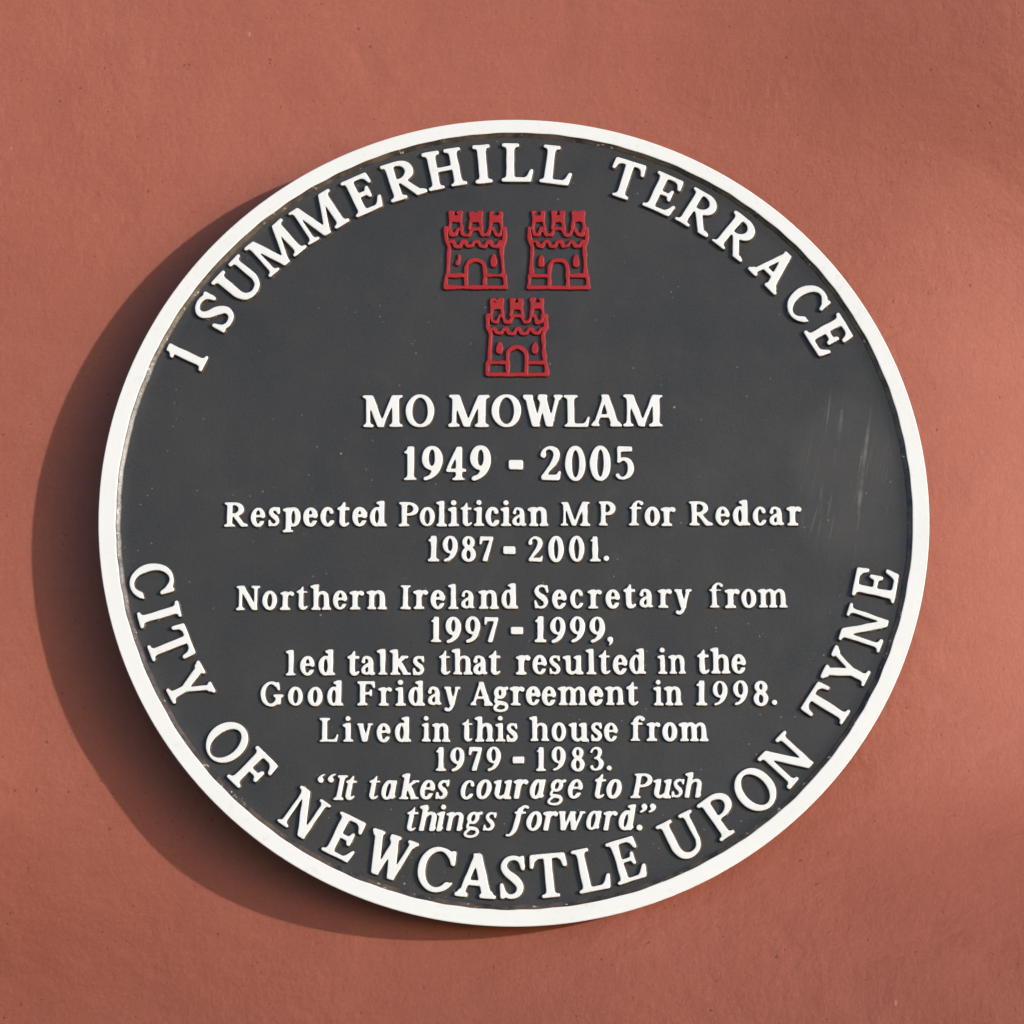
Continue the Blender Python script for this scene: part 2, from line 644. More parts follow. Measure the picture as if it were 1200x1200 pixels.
# ------------------------------------------------------------------ a bracketed roman alphabet, drawn stroke by stroke
class Pen:
    def __init__(s, T, t, sr, it=False):
        s.T, s.t, s.sr, s.it = T, t, sr, it
        s.p = []

    def poly(s, *P):
        s.p.append(('p', list(P)))

    def st(s, *P):
        s.p.append(('s', [(x, y, wd / 2) for x, y, wd in P]))

    def rect(s, x0, y0, x1, y1):
        s.poly((x0, y0), (x1, y0), (x1, y1), (x0, y1))

    def curve(s, P, n=7):
        """Catmull-Rom through (x, y, width)"""
        P = [np.array(p, float) for p in P]
        Q = [2 * P[0] - P[1]] + P + [2 * P[-1] - P[-2]]
        out = []
        for i in range(1, len(Q) - 2):
            a, b, c, d = Q[i - 1:i + 3]
            for k in range(n):
                u = k / n
                out.append(.5 * (2 * b + (c - a) * u + (2 * a - 5 * b + 4 * c - d) * u * u + (3 * b - a - 3 * c + d) * u ** 3))
        out.append(P[-1])
        s.p.append(('s', [(q[0], q[1], max(.012, q[2] / 2)) for q in out]))

    def ell(s, cx, cy, ox, oy, a0=0, a1=360, T=None, t=None, tilt=0.0, n=40, p=1.6):
        """elliptical stroke of outer radii ox, oy, thick at the sides"""
        T = T or s.T
        t = t or s.t
        out = []
        for k in range(n + 1):
            a = R(a0 + (a1 - a0) * k / n)
            wd = t + (T - t) * abs(math.cos(a + tilt)) ** p
            out.append((cx + (ox - T / 2) * math.cos(a), cy + (oy - t / 2) * math.sin(a), wd / 2))
        s.p.append(('s', out))

    def slab(s, xc, y, L, Rr, up, stem):
        """serif on a stem end: up=True when the stem rises from it"""
        h, b = s.sr, .07
        g = 1 if up else -1
        s.poly((xc - L, y), (xc + Rr, y), (xc + Rr, y + g * h * .8), (xc + stem / 2 + b * .4, y + g * h), (xc + stem / 2, y + g * (h + b)),
               (xc - stem / 2, y + g * (h + b)), (xc - stem / 2 - b * .4, y + g * h), (xc - L, y + g * h * .8))

    def stem(s, xc, y0, y1, bot='LR', top='LR', wd=None, e=.115):
        wd = wd or s.T
        s.rect(xc - wd / 2, y0, xc + wd / 2, y1)
        if bot:
            s.slab(xc, y0, wd / 2 + (e if 'L' in bot else 0), wd / 2 + (e if 'R' in bot else 0), True, wd)
        if top:
            s.slab(xc, y1, wd / 2 + (e if 'L' in top else 0), wd / 2 + (e if 'R' in top else 0), False, wd)

    def flag(s, xc, y, wd=None, e=.13):
        """slanted head serif of a lower-case stem"""
        wd = wd or s.T
        s.poly((xc + wd / 2, y + .01), (xc + wd / 2, y - .2), (xc - wd / 2, y - .17), (xc - wd / 2 - e, y - .115), (xc - wd / 2 - e, y - .05))

    def diag(s, x0, y0, x1, y1, wd):
        s.poly((x0 - wd / 2, y0), (x0 + wd / 2, y0), (x1 + wd / 2, y1), (x1 - wd / 2, y1))


XH, ASC, DSC = .775, 1.05, -.24


def glyph(ch, T, t, sr, it=False):
    g = Pen(T, t, sr, it)
    x, A, D = XH, ASC, DSC
    e = .115
    L = e + T / 2            # centre of a first stem
    if ch == 'I':
        g.stem(L, 0, 1)
    elif ch == 'H':
        b = L + .56
        g.stem(L, 0, 1); g.stem(b, 0, 1); g.rect(L, .5 - t / 2, b, .5 + t / 2)
    elif ch == 'L':
        g.stem(L, 0, 1)
        g.rect(L, 0, L + .50, t)
        g.poly((L + .40, 0), (L + .515, 0), (L + .575, .32), (L + .515, .32), (L + .44, .15), (L + .36, t * .9))
    elif ch in 'EF':
        g.stem(L, 0, 1)
        r = L + .47
        g.rect(L, 1 - t, r, 1)
        g.poly((r - .10, 1), (r + .02, 1), (r + .04, .72), (r - .02, .72), (r - .08, .86), (r - .17, 1 - t))
        g.rect(L, .5 - t / 2, L + .32, .5 + t / 2)
        g.poly((L + .28, .5 - t / 2), (L + .32, .36), (L + .38, .36), (L + .38, .66), (L + .32, .66), (L + .28, .5 + t / 2))
        if ch == 'E':
            g.rect(L, 0, r + .03, t)
            g.poly((r - .08, 0), (r + .05, 0), (r + .11, .30), (r + .05, .30), (r - .04, .15), (r - .12, t * .9))
    elif ch == 'T':
        c = .40
        g.stem(c, 0, 1, top='')
        g.rect(.02, 1 - t, .78, 1)
        for k in (-1, 1):
            g.poly((c + k * .26, 1), (c + k * .385, 1), (c + k * .41, .70), (c + k * .35, .70), (c + k * .31, .85), (c + k * .22, 1 - t))
    elif ch in 'PR':
        g.stem(L, 0, 1)
        ow = .50
        cx = L + .16
        yb = .44
        cy = (1 + yb) / 2
        oy = (1 - yb) / 2
        g.rect(L, 1 - t, cx, 1); g.rect(L, yb, cx, yb + t)
        g.ell(cx, cy, ow - .16 + T * .35, oy, -90, 90, T=T * 1.02)
        if ch == 'R':
            g.diag(L + .575, 0, L + .20, .5, T * 1.05)
            g.poly((L + .46, 0), (L + .735, 0), (L + .735, sr * .8), (L + .62, sr + .05))
    elif ch == 'M':
        w_ = .92
        tt = t * 1.1
        a = e + tt / 2
        b = a + w_ - T * .4
        mid = (a + b - T * .2) / 2
        g.stem(a, 0, 1, bot='LR', top='', wd=tt)
        g.stem(b, 0, 1, bot='LR', top='R', wd=T)
        g.diag(mid, 0, a + T * .22, 1, T * 1.05)
        g.diag(mid + .0, 0, b - T * .25, 1, tt * 1.1)
        g.slab(a, 1, tt / 2 + e, .05, False, tt)
    elif ch == 'N':
        tt = t * 1.15
        a = e + tt / 2
        b = a + .62
        g.stem(a, 0, 1, bot='LR', top='', wd=tt)
        g.stem(b, 0.05, 1, bot='', top='LR', wd=tt)
        g.diag(b - T * .12, 0, a + T * .14, 1, T * 1.15)
        g.slab(a, 1, tt / 2 + e, .04, False, tt)
    elif ch == 'A':
        g.diag(.13, 0, .435, 1, t * 1.15)
        g.diag(.755, 0, .425, 1, T * 1.12)
        g.rect(.22, .28, .64, .28 + t)
        g.slab(.13, 0, .13, .14, True, t * 1.15)
        g.slab(.755, 0, .17, .19, True, T * 1.1)
    elif ch in 'VW':
        pass
        if ch == 'W':
            o = .42
            for q in (0, o):
                g.diag(.40 + q, 0, .15 + q, 1, T * 1.08)
                g.diag(.42 + q, 0, .64 + q, 1, t * 1.1)
            g.slab(.13, 1, .14, .17, False, T)
            g.slab(.15 + o, 1, .10, .16, False, T)
            g.slab(.65 + o, 1, .14, .13, False, t)
    elif ch == 'Y':
        c = .43
        g.stem(c, 0, .46, top='')
        g.diag(c - .01, .40, .14, 1, T * 1.1)
        g.diag(c + .03, .40, .72, 1, t * 1.2)
        g.slab(.14, 1, .15, .18, False, T)
        g.slab(.72, 1, .14, .12, False, t)
    elif ch == 'U':
        tt = t * 1.15
        b = L + .56
        g.stem(L, .34, 1, bot='')
        g.stem(b, .34, 1, bot='', wd=tt)
        g.curve([(L, .45, T), (L + .005, .30, T), (L + .08, .13, T * .85), (L + .26, .055, t * 1.15), (L + .46, .12, t * 1.1), (b - .005, .30, tt), (b, .45, tt)])
    elif ch == 'O':
        g.ell(.44, .5, .44, .52)
    elif ch in 'CG':
        g.ell(.44, .5, .44, .52, 52, 318)
        g.poly((.70, .985), (.755, .985), (.79, .66), (.72, .66), (.66, .80), (.58, .92), (.66, .93))
        if ch == 'C':
            g.st((.735, .16, t * .8), (.80, .25, t * .45))
        else:
            g.stem(.745, .06, .46, bot='', wd=T)
            g.slab(.745, .47, T / 2 + .11, T / 2 + .08, False, T)
    elif ch == 'S':
        W_ = .60
        q = [(.90, .76, t), (.78, .90, t * 1.05), (.55, .952, t), (.28, .90, T * .62), (.165, .745, T * .82), (.30, .595, T * .95),
             (.60, .455, T * 1.08), (.80, .29, T * .88), (.72, .115, T * .66), (.46, .048, t), (.22, .10, t * 1.05), (.10, .25, t)]
        g.curve([(a * W_, b, c) for a, b, c in q])
        g.poly((.84 * W_, .99), (.93 * W_, .99), (.955 * W_, .67), (.86 * W_, .67), (.80 * W_, .80), (.74 * W_, .90))
        g.poly((.16 * W_, .01), (.065 * W_, .01), (.03 * W_, .35), (.13 * W_, .35), (.19 * W_, .22), (.26 * W_, .11))
    # ------------------------------------------------------------ figures
    elif ch == '1':
        c = .21
        g.stem(c, 0, 1.02, top='')
        g.poly((c + T / 2, 1.03), (c + T / 2, .84), (c - T / 2, .82), (c - .20, .80), (c - .20, .86), (c - T / 4, .95))
    elif ch == '0':
        g.ell(.30, .5, .30, .53, p=1.3)
    elif ch == '2':
        g.curve([(.09, .76, T * .9), (.12, .90, t * 1.0), (.28, .975, t), (.45, .88, T * .85), (.475, .70, T), (.37, .48, T * .8), (.20, .26, t * 1.1), (.09, .10, t)])
        g.st((.09, .74, T * .8), (.095, .74, T * .8))
        g.rect(.03, 0, .55, T * .75)
        g.poly((.45, 0), (.55, 0), (.60, .26), (.54, .26), (.50, .17), (.44, .12))
    elif ch == '3':
        g.curve([(.08, .80, t * 1.2), (.15, .93, t), (.29, .975, t), (.43, .88, T * .8), (.43, .70, T * .8), (.33, .57, t * 1.2), (.22, .535, t)])
        g.curve([(.24, .535, t), (.38, .51, t * 1.3), (.49, .34, T * .95), (.43, .14, T * .8), (.27, .045, t), (.13, .07, t * 1.1), (.075, .15, T * .5)])
        g.st((.085, .17, T * .7), (.09, .17, T * .7))
    elif ch == '4':
        g.stem(.40, 0, 1.02, top='', wd=T * .95)
        g.poly((.34, 1.02), (.44, 1.02), (.15, .36), (.03, .36))
        g.rect(.02, .25, .62, .25 + t * 1.15)
    elif ch == '5':
        g.rect(.11, .86, .53, 1.01)
        g.poly((.10, 1.01), (.19, 1.01), (.175, .56), (.085, .52))
        g.curve([(.12, .55, t), (.26, .635, t), (.43, .55, T * .85), (.48, .35, T), (.42, .15, T * .8), (.26, .045, t), (.12, .07, t * 1.1)])
        g.st((.085, .14, T * .7), (.09, .14, T * .7))
    elif ch == '7':
        g.rect(.04, .85, .55, 1.01)
        g.poly((.03, 1.03), (.09, 1.01), (.13, .85), (.07, .68), (.01, .68))
        g.poly((.43, .93), (.57, 1.0), (.32, 0), (.12, 0))
    elif ch == '8':
        g.ell(.29, .765, .245, .255, T=T * .88, t=t)
        g.ell(.29, .27, .285, .30, T=T * .98, t=t)
        g.st((.18, .64, T * .7), (.40, .44, T * .7))
    elif ch == '9':
        g.ell(.30, .67, .295, .36, T=T, t=t * .95)
        g.curve([(.50, .72, T), (.49, .50, T), (.40, .26, T * .9), (.26, .10, t * 1.2), (.10, .035, t * 1.1)])
    elif ch == '.':
        g.st((.12, .105, .215), (.125, .105, .215))
    elif ch == ',':
        g.st((.12, .11, .22), (.125, .11, .22))
        g.curve([(.165, .10, .13), (.165, .0, .10), (.10, -.10, .06), (.05, -.145, .04)])
    elif ch == '-':
        g.rect(0, .31, .40, .60)
    elif ch in '“”':
        for q in (0, .30):
            if ch == '“':
                g.st((.14 + q, .80, .20), (.145 + q, .80, .20))
                g.curve([(.085 + q, .82, .12), (.09 + q, .90, .10), (.15 + q, .99, .075), (.22 + q, 1.03, .05)])
            else:
                g.st((.14 + q, .97, .20), (.145 + q, .97, .20))
                g.curve([(.20 + q, .95, .12), (.195 + q, .87, .10), (.13 + q, .78, .075), (.06 + q, .74, .05)])
    # ------------------------------------------------------------ lower case
    elif ch == 'o':
        g.ell(.30, x / 2, .30, x / 2 + .01, p=1.3)
    elif ch in 'ce':
        if ch == 'c':
            g.ell(.29, x / 2, .29, x / 2 + .01, 50, 318, p=1.3)
            g.st((.43, x - .19, T * .85), (.435, x - .19, T * .85))
            g.st((.44, .12, t), (.52, .21, t * .55))
        else:
            g.ell(.29, x / 2, .29, x / 2 + .01, 8, 318, p=1.3)
            g.rect(.08, x * .50, .535, x * .50 + t * .95)
            g.st((.44, .12, t), (.53, .22, t * .55))
    elif ch == 'a' and not it:
        c = .42
        g.stem(c, .06, x * .70, bot='', top='')
        g.curve([(.10, x - .19, t * 1.0), (.15, x - .07, t), (.27, x - .045, t), (.39, x - .13, T * .8), (c, x * .62, T)])
        g.st((.105, x - .22, T * .72), (.11, x - .22, T * .72))
        g.curve([(c, x * .60, t), (.28, x * .54, t), (.13, x * .38, T * .7), (.12, x * .19, T * .85), (.21, .065, t), (.32, .08, t), (c, .19, t)])
        g.curve([(c, .16, T), (c + .03, .07, t * 1.2), (c + .14, .07, t * .8)])
    elif ch == 'a':
        g.ell(.27, x / 2, .27, x / 2 + .01, p=1.3)
        g.stem(.46, .08, x, bot='', top='')
        g.curve([(.46, .16, T), (.49, .07, t * 1.1), (.60, .13, t * .6)])
    elif ch == 'd':
        c = .29 + .19
        g.ell(.28, x / 2, .28, x / 2 + .01, p=1.3)
        g.stem(c, .0, A, bot='', top='')
        g.flag(c, A)
        if it:
            g.curve([(c, .16, T), (c + .03, .06, t * 1.1), (c + .13, .12, t * .6)])
        else:
            g.poly((c, 0), (c + T / 2 + .10, 0), (c + T / 2 + .10, sr * .8), (c + T / 2, sr + .05), (c, sr + .05))
    elif ch == 'p':
        g.stem(L, D, x, bot='LR', top='')
        g.flag(L, x)
        g.ell(L + .20, x / 2, .28, x / 2 + .01, p=1.3)
    elif ch == 'g':
        g.ell(.265, x - .245, .245, .25, T=T * .85, p=1.3)
        g.curve([(.13, x - .42, t * .9), (.085, .22, t * 1.0), (.13, .135, t * 1.2), (.32, .10, t * 1.5), (.49, .05, t * 1.35), (.55, -.06, t * 1.2),
                 (.48, -.19, t), (.28, -.235, t), (.09, -.19, t), (.055, -.09, t), (.13, .0, t), (.20, .06, t)])
        g.st((.44, x - .08, t), (.55, x - .05, t * 1.2))
    elif ch in 'nmhrik':
        if ch in 'nmr' or ch == 'i':
            top = x
        else:
            top = A
        itf = it and ch in 'nmhik'
        g.stem(L, 0, top, bot='' if (it and ch != 'k') else 'LR', top='', e=e * (.78 if ch in 'nmh' else 1))
        g.flag(L, top)
        if ch == 'i':
            g.st((L - .01, x + .20, T * 1.0), (L - .005, x + .20, T * 1.0))
            if it:
                g.curve([(L, .16, T), (L + .03, .06, t * 1.1), (L + .13, .12, t * .6)])
        elif ch == 'r':
            g.curve([(L, x * .55, t), (L + .11, x - .13, t), (L + .22, x - .06, t * 1.3), (L + .29, x - .10, T * .8)])
            g.st((L + .275, x - .12, T * .80), (L + .28, x - .12, T * .80))
        elif ch == 'k':
            g.poly((L, .36), (L + .40, x - sr), (L + .40, x), (L + .30, x), (L, .50))
            g.diag(L + .46, 0, L + .16, .50, T * 1.15)
            g.rect(L + .23, x - sr, L + .52, x)
            g.rect(L + .30, 0, L + .64, sr)
        else:
            k0 = L
            for q in range(2 if ch == 'm' else 1):
                k1 = k0 + (.405 if ch == 'm' else .43)
                last = q == (1 if ch == 'm' else 0)
                g.stem(k1, 0, x * .62, bot='' if it else 'LR', top='', e=e * .72)
                g.curve([(k0, x * .52, t * .8), (k0 + .10, x - .14, t), (k0 + .25, x - .055, t * 1.2), (k1 - .03, x - .14, T * .9), (k1, x * .56, T)])
                if it and last:
                    g.curve([(k1, .16, T), (k1 + .03, .06, t * 1.1), (k1 + .12, .12, t * .6)])
                k0 = k1
    elif ch == 'l':
        g.stem(L, 0, A, top='')
        g.flag(L, A)
    elif ch == 's':
        W_ = .46
        q = [(.88, .78, t), (.74, .90, t), (.50, .935, t), (.25, .87, T * .62), (.19, .73, T * .75), (.36, .58, T * .85),
             (.66, .44, T * .92), (.82, .27, T * .72), (.70, .11, T * .60), (.46, .065, t), (.22, .12, t), (.10, .25, t)]
        g.curve([(a * W_, b * x, c) for a, b, c in q])
        g.poly((.82 * W_, x), (.95 * W_, x), (.96 * W_, x * .66), (.84 * W_, x * .66), (.70 * W_, x * .86))
        g.poly((.18 * W_, 0), (.04 * W_, 0), (.02 * W_, x * .36), (.14 * W_, x * .36), (.30 * W_, x * .14))
    elif ch == 't':
        c = .21
        g.poly((c - T / 2, x - .06), (c - T / 2, .12), (c + T / 2, .12), (c + T / 2, x + .22), (c + T * .28, x + .22), (c - T * .2, x + .06), (c - T / 2 - .10, x - .02))
        g.rect(c - T / 2 - .10, x - sr, c + .26, x)
        g.curve([(c, .17, T), (c + .04, .07, T * .75), (c + .16, .065, t), (c + .26, .14, t * .6)])
    elif ch == 'f':
        c = .21
        if it:
            g.curve([(-.12, D + .05, T * .6), (-.02, D + .04, t), (.10, D + .16, T * .8), (c - .03, .15, T), (c, x, T), (c + .04, A - .18, T * .85), (c + .16, A - .055, t), (c + .30, A - .10, T * .6)])
            g.rect(c - .20, x - sr, c + .28, x)
        else:
            g.stem(c, 0, x, top='')
            g.curve([(c, x - .05, T), (c + .01, A - .22, T * .95), (c + .10, A - .07, t * 1.1), (c + .22, A - .05, t), (c + .31, A - .12, T * .72)])
            g.st((c + .30, A - .13, T * .75), (c + .305, A - .13, T * .75))
            g.rect(c - T / 2 - .10, x - sr, c + .30, x)
    elif ch == 'u':
        b = L + .42
        g.stem(L, .22, x, bot='', top='')
        g.flag(L, x)
        g.stem(b, 0, x, bot='', top='')
        g.flag(b, x, e=.11)
        g.curve([(L, .34, T), (L + .01, .17, T * .9), (L + .12, .06, t * 1.25), (L + .26, .09, t), (b, .24, t * .8)])
        g.poly((b, 0), (b + T / 2 + .10, 0), (b + T / 2 + .10, sr * .8), (b + T / 2, sr + .05), (b, sr + .05))
    elif ch in 'vyw':
        n_ = 2 if ch == 'w' else 1
        o = .42
        for q in range(n_):
            d = q * o
            g.diag(.34 + d, 0, .14 + d, x, T * 1.1)
            g.diag(.36 + d, 0, .55 + d, x, t * 1.2)
            g.rect(.0 + d if q == 0 else .05 + d, x - sr, .29 + d, x)
        g.rect(.44 + (n_ - 1) * o, x - sr, .68 + (n_ - 1) * o, x)
        if ch == 'y':
            g.curve([(.36, .06, t * 1.3), (.30, -.10, t * 1.2), (.20, -.20, t * 1.1), (.09, -.185, T * .62)])
            g.st((.09, -.17, T * .72), (.095, -.17, T * .72))
    else:
        g.rect(0, 0, .4, 1)
    P = g.p
    if it:
        k = .20
        P = [(kd, [((q[0] + k * q[1],) + tuple(q[1:])) for q in pts]) for kd, pts in P]
    return P


SIDE = {'.': -.10, ',': -.08, 'A': -.05, 'V': -.05, 'W': -.04, 'Y': -.05, 'T': -.03, 'y': -.03, 'v': -.03, 'w': -.03, 'o': .01, 'e': .0, 'c': .0, 'O': .01}
rnd = random.Random(4)


def glyph_noise(amp=.007):
    out = []
    for k in range(5):
        f = rnd.uniform(3, 17)
        a = rnd.uniform(0, 2 * math.pi)
        out.append((f * math.cos(a), f * math.sin(a), rnd.uniform(0, 2 * math.pi), amp * rnd.uniform(.3, 1) * (8 / (f + 4))))
    return out


def shift_prims(P, dx, sx):
    return [(kd, [((q[0] * sx + dx,) + tuple(q[1:])) for q in pts]) for kd, pts in P]


def lettering(rel, text, u0, v0, u1, v1, cap, style, it=False, hgt=.0017):
    """lay a run of letters from (u0, v0) to (u1, v1) on the baseline"""
    T, t, sr = style
    G = [glyph(c, T, t, sr, it) for c in text]
    B = [bounds(p) for p in G]
    span = math.hypot(u1 - u0, v1 - v0) / cap
    ink = sum(b[1] - b[0] for b in B)
    n = len(text)
    kern = [SIDE.get(a, 0) + SIDE.get(b, 0) + ({'f': -.16, 'P': .06}.get(a, 0) if it else 0) for a, b in zip(text, text[1:])]
    if n > 1:
        gmin = .05
        sx = 1.0
        gap = (span - ink - sum(kern)) / (n - 1)
        if it:
            gap_floor = -.10
        else:
            gap_floor = gmin
        if gap < gap_floor:
            sx = max(.70, (span - sum(kern) - gap_floor * (n - 1)) / ink)
            gap = (span - ink * sx - sum(kern)) / (n - 1)
        elif gap > .24:
            sx = min(1.22, 1 + (gap - .24) * (n - 1) / ink)
            gap = (span - ink * sx - sum(kern)) / (n - 1)
    else:
        sx = span / ink
        gap = 0
    ang = math.atan2(v1 - v0, u1 - u0)
    pos = 0.0
    for k, (P, b) in enumerate(zip(G, B)):
        Q = shift_prims(P, -b[0] * sx, sx)
        dx, dy = pos, rnd.uniform(-.010, .010)
        rot = ang + R(rnd.uniform(-.7, .7))
        wid = (b[1] - b[0]) * sx

        def to_uv(q, dx=dx, dy=dy, rot=rot, wid=wid):
            x = q[:, 0] - wid / 2
            y = q[:, 1] - .4
            cx_, cy_ = dx + wid / 2, dy + .4
            X = cx_ + x * math.cos(rot - ang) - y * math.sin(rot - ang)
            Y = cy_ + x * math.sin(rot - ang) + y * math.cos(rot - ang)
            U = u0 + cap * (X * math.cos(ang) - Y * math.sin(ang))
            V = v0 + cap * (X * math.sin(ang) + Y * math.cos(ang))
            return zip(U.tolist(), V.tolist())
        rel.add(Q, to_uv, cap, hgt * rnd.uniform(.93, 1.05), noise=glyph_noise(), grow=rnd.uniform(-.004, .008),
                cell=.021, soft=.024, draft=.00068, bevel=.00026)
        pos += wid + gap + (kern[k] if k < n - 1 else 0)


def curved_letter(rel, ch, deg, rad, cap, style, lower, hgt=.0023, sx=1.0):
    """one letter of the border inscription, centred on radius rad at an angle from the top (or the bottom)"""
    T, t, sr = style
    P = glyph(ch, T, t, sr)
    b = bounds(P)
    P = shift_prims(P, 0, sx)
    cx_ = (b[0] + b[1]) / 2 * sx
    a = R(deg + rnd.uniform(-.35, .35))

    def to_uv(q):
        x = (q[:, 0] - cx_) * cap
        y = (q[:, 1] - .5) * cap
        if not lower:
            ru, rv = math.sin(a), math.cos(a)          # outwards
            tu, tv = math.cos(a), -math.sin(a)
            U, V = ru * (rad + y) + tu * x, rv * (rad + y) + tv * x
        else:
            ru, rv = math.sin(a), -math.cos(a)
            tu, tv = math.cos(a), math.sin(a)
            U, V = ru * (rad - y) + tu * x, rv * (rad - y) + tv * x
        return zip(U.tolist(), V.tolist())
    rel.add(P, to_uv, cap, hgt * rnd.uniform(.95, 1.05), noise=glyph_noise(.006), grow=rnd.uniform(.002, .011),
            cell=.016, soft=.019, draft=.00095, bevel=.00032)


# ------------------------------------------------------------------ the inscription
LET = [M_WHITE, M_SIDE]


def inscription(words, label, it=False, style=(.192, .098, .090)):
    o = empty('lettering_line', (0, 0, 0), plaque)
    o['label'] = label
    for wd in words:
        rel = Relief()
        for run in wd:
            text, u0, v0, u1, v1, cap = run[:6]
            lettering(rel, text, u0, v0, u1, v1, cap, style, it)
        rel.build('lettering_word', LET, o)


def border(words, cap, rad, lower, label, style):
    o = empty('lettering_line', (0, 0, 0), plaque)
    o['label'] = label
    for wd in words:
        rel = Relief()
        for ch, deg, *k in wd:
            curved_letter(rel, ch, deg, rad, cap * (k[0] if k else 1), style, lower, sx=(k[1] if len(k) > 1 else 1))
        rel.build('lettering_word', LET, o)


border([[('1', -64.0)],
        [('S', -56.1, 1.03, 1.14), ('U', -49.6, 1.02, 1.06), ('M', -41.6), ('M', -32.9), ('E', -25.0), ('R', -18.3), ('H', -10.9), ('I', -5.3), ('L', .9), ('L', 7.2)],
        [('T', 18.1), ('E', 24.8), ('R', 31.3), ('R', 38.8), ('A', 46.2), ('C', 54.0), ('E', 60.7)]],
       .0246, .2218, False, 'curved white capitals along the top edge', (.176, .094, .078))
border([[('C', -78.6), ('I', -73.0), ('T', -67.9), ('Y', -61.0)],
        [('O', -50.4), ('F', -43.9)],
        [('N', -33.5, 1, .91), ('E', -26.7, 1, .95), ('W', -19.4, 1, .93), ('C', -11.6, 1, 1.05), ('A', -5.4), ('S', 0.1), ('T', 5.6, 1, 1.03), ('L', 11.5), ('E', 17.7, 1, .96)],
        [('U', 26.4), ('P', 33.5), ('O', 39.6), ('N', 46.3)],
        [('T', 56.8), ('Y', 63.2), ('N', 70.8), ('E', 77.8)]],
       .0250, .2213, True, 'curved white capitals along the bottom edge', (.160, .082, .070))

inscription([[('MO', -.09195, .05165, -.04826, .05167, .01994)], [('MOWLAM', -.03957, .05167, .09072, .05172, .01994)]],
            'white capitals under the red castles', style=(.20, .095, .085))
inscription([[('1949', -.06679, .01827, -.01409, .01826, .02056)], [('-', -.00317, .01826, .00549, .01825, .02056)], [('2005', .01605, .01825, .07262, .01824, .02056)]],
            'large white dates', style=(.19, .09, .08))
inscription([[('Respected', -.17423, -.01056, -.07664, -.0104, .01482)], [('Politician', -.06915, -.01038, .02075, -.01023, .01482)],
             [('M', .02799, -.01022, .04584, -.01019, .01482), ('P', .05108, -.01018, .06077, -.01017, .01482)],
             [('for', .06924, -.01015, .09726, -.01011, .01482)], [('Redcar', .10541, -.01009, .17314, -.00998, .01482)]], 'widest line of small white lettering')
inscription([[('1987', -.05149, -.03211, -.01226, -.03211, .01515)], [('-', -.00617, -.03212, .00074, -.03212, .01515)], [('2001.', .00841, -.03212, .05705, -.03212, .01515)]],
            'small white dates ending in a full stop, upper pair', style=(.20, .10, .09))
inscription([[('Northern', -.16584, -.06193, -.07609, -.06149, .0146)], [('Ireland', -.06794, -.06145, .00241, -.0611, .0146)],
             [('Secretary', .01219, -.06106, .10618, -.06059, .0146)], [('from', .11662, -.06054, .16349, -.06031, .01461)]], 'small white lettering rising slightly to the right')
inscription([[('1997', -.04966, -.08151, -.00918, -.08151, .01504)], [('-', -.00182, -.08152, .0054, -.08152, .01504)], [('1999,', .01251, -.08152, .05903, -.08152, .01504)]],
            'small white dates ending in a comma', style=(.20, .10, .09))
inscription([[('led', -.13578, -.10157, -.10605, -.10145, .01469)], [('talks', -.09891, -.10142, -.05337, -.10124, .01469)], [('that', -.04461, -.1012, -.00789, -.10105, .01469)],
             [('resulted', .00097, -.10102, .07862, -.10071, .0147)], [('in', .0854, -.10068, .10227, -.10061, .0147)], [('the', .10901, -.10059, .13773, -.10047, .0147)]], 'small white lettering all in lower case')
inscription([[('Good', -.15023, -.11978, -.10107, -.11972, .01426)], [('Friday', -.09274, -.11971, -.03172, -.11964, .01426)], [('Agreement', -.02591, -.11963, .0737, -.11951, .01426)],
             [('in', .08275, -.1195, .09972, -.11948, .01426)], [('1998.', .10805, -.11947, .15589, -.11941, .01426)]], 'small white lettering ending in a year')
inscription([[('Lived', -.11486, -.14152, -.06073, -.14137, .01417)], [('in', -.05468, -.14135, -.03792, -.14131, .01417)], [('this', -.03066, -.14129, .00197, -.1412, .01417)],
             [('house', .00902, -.14118, .06139, -.14103, .01417)], [('from', .06879, -.14101, .11471, -.14088, .01417)]], 'small white lettering above the lowest dates')
inscription([[('1979', -.04601, -.15877, -.00784, -.15868, .01379)], [('-', -.0007, -.15867, .00598, -.15865, .01379)], [('1983.', .01301, -.15864, .05761, -.15853, .01379)]],
            'lowest small white dates', style=(.20, .10, .09))
IT = (.185, .095, .085)
inscription([[('“', -.1158, -.17578, -.1046, -.17578, .01438), ('It', -.1062, -.17575, -.09225, -.17567, .01438)], [('takes', -.08523, -.17563, -.03793, -.1754, .01438)],
             [('courage', -.03132, -.17537, .04038, -.17503, .01438)], [('to', .0474, -.17499, .06334, -.17492, .01438)], [('Push', .06825, -.17489, .11034, -.17469, .01438)]],
            'white italic lettering with an opening quotation mark', True, IT)
inscription([[('things', -.06282, -.19416, -.01005, -.19393, .0143)],
             [('forward', -.00505, -.19391, .07180, -.19352, .0143), ('.', .0718, -.19356, .0753, -.19356, .0143), ('”', .0738, -.19352, .0833, -.19352, .0143)]],
            'white italic lettering with a closing quotation mark', True, IT)


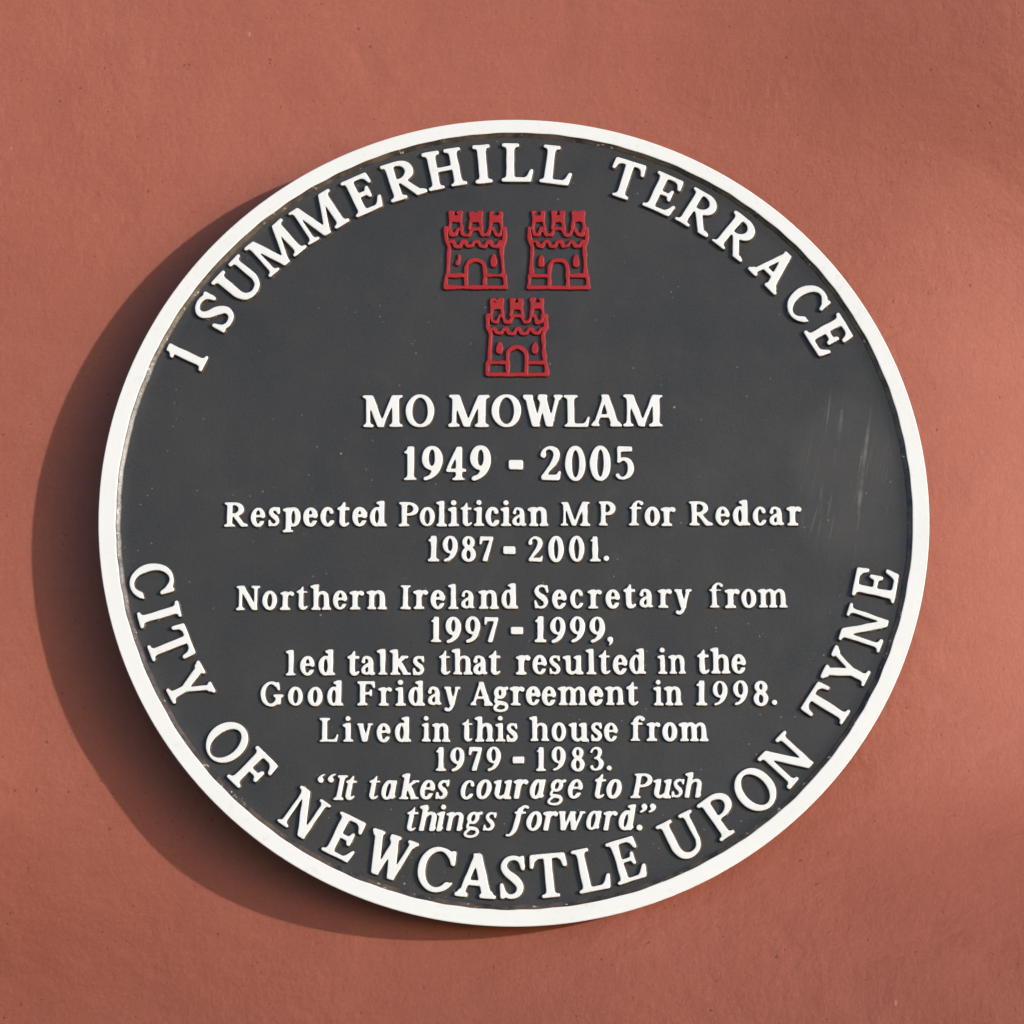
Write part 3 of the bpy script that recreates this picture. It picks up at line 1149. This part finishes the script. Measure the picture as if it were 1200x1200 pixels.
# ------------------------------------------------------------------ three red castles
def castle(u0, v0, wdt, hgt_, damaged=False):
    """line-drawn triple-towered castle in raised red enamel; drawn on a 424 x 531 grid"""
    root = empty('castle_emblem', (0, 0, 0), plaque)
    sx, sy = wdt / 424, hgt_ / 531
    sc = (sx + sy) / 2
    Wd = 25

    def build(name, prims, parent, hgt=.0016):
        rel = Relief()
        P = []
        for kd, pts in prims:
            P.append((kd, [tuple(c / 100 for c in q) for q in pts]))

        def to_uv(q):
            return zip((u0 + q[:, 0] * 100 * sx).tolist(), (v0 + q[:, 1] * 100 * sy).tolist())
        noise = [(a / 1.0, b / 1.0, c, d * 1.6) for a, b, c, d in glyph_noise(.014)]
        rel.add(P, to_uv, 100 * sc, hgt * rnd.uniform(.95, 1.05), cell=.055, soft=.05, noise=noise, draft=.00055, bevel=.00028)
        return rel.build(name, [M_RED, M_REDSIDE], parent)

    def line(pts, wd=Wd):
        return ('s', [(x, y, wd / 2) for x, y in pts])

    j = lambda q=4: rnd.uniform(-q, q)
    # curtain wall: plinth, flanks
    wall = [line([(14, 12), (412, 12)], 25), line([(14, 12), (18, 92), (134, 92)], 23), line([(412, 12), (404, 92), (290, 92)], 23),
            line([(30, 92), (38, 286), (20, 330), (18, 410)], 25), line([(394, 92), (384, 286), (404, 330), (404, 410)], 25)]
    w_ = build('curtain_wall', wall, root)
    # doorway
    arch = [(150, 12), (150, 130)] + [(212 - 62 * math.cos(R(a)), 136 + 62 * math.sin(R(a))) for a in range(0, 181, 15)] + [(274, 130), (274, 12)]
    build('doorway', [line(arch, 25)], root, .00158)
    # arrow-slit windows
    for x in (98, 330):
        if damaged and x == 98:
            build('window', [('s', [(x - 6, 172, 14), (x + 4, 190, 10)]), ('s', [(x + 10, 215, 8), (x + 8, 225, 9)]), ('s', [(x + 4, 190, 9), (x + 12, 205, 8)])], root)
        else:
            build('window', [('s', [(x, 168, 20), (x, 190, 20), (x + 1, 212, 15), (x + 2, 224, 10)])], root)
    # lower battlement band
    zig = [(40, 318)]
    for c in (96, 178, 262, 342):
        zig += [(c - 32 + j(), 322), (c - 20, 290 + j()), (c + 14, 288 + j()), (c + 27 + j(), 318)]
    zig += [(390, 322)]
    build('battlement', [line(zig, 21)], root, .00154)
    # upper battlement with its deep notches
    up = [(18, 410), (42, 412), (50, 366), (80, 364), (98, 408), (112, 410), (130, 366), (168, 362), (186, 408), (242, 408), (258, 364), (292, 364), (308, 410), (326, 410), (344, 364), (376, 366), (384, 412), (404, 410)]
    build('battlement', [line([(x + j(3), y + j(3)) for x, y in up], 21)], root, .00152)
    # three turrets: legs, crossbar, flared and notched head
    for c in (80, 211, 346):
        T_ = [line([(c - 40, 408), (c - 31, 470)], 21), line([(c + 42, 400), (c + 31, 470)], 21), line([(c - 32, 462), (c + 32, 462)], 20),
              line([(c - 32, 470), (c - 38, 520)], 19), line([(c + 32, 470), (c + 38, 520)], 19),
              line([(c - 38, 517), (c - 16, 519)], 20), line([(c + 16, 519), (c + 38, 517)], 20),
              line([(c - 30, 492), (c - 12, 480), (c + 12, 480), (c + 30, 492)], 26)]
        if rnd.random() < .5:
            T_.append(line([(c - 12, 508), (c + 12, 506)], 18))
        build('turret', T_, root, .00157)
    return root


castle(-.04356, .13948, .03978, .05114, True)['label'] = 'red castle on the left with a broken arrow slit'
castle(.00779, .13928, .03922, .05153)['label'] = 'red castle on the right of the upper pair'
castle(-.01784, .08363, .03937, .05044)['label'] = 'single red castle below the other two'
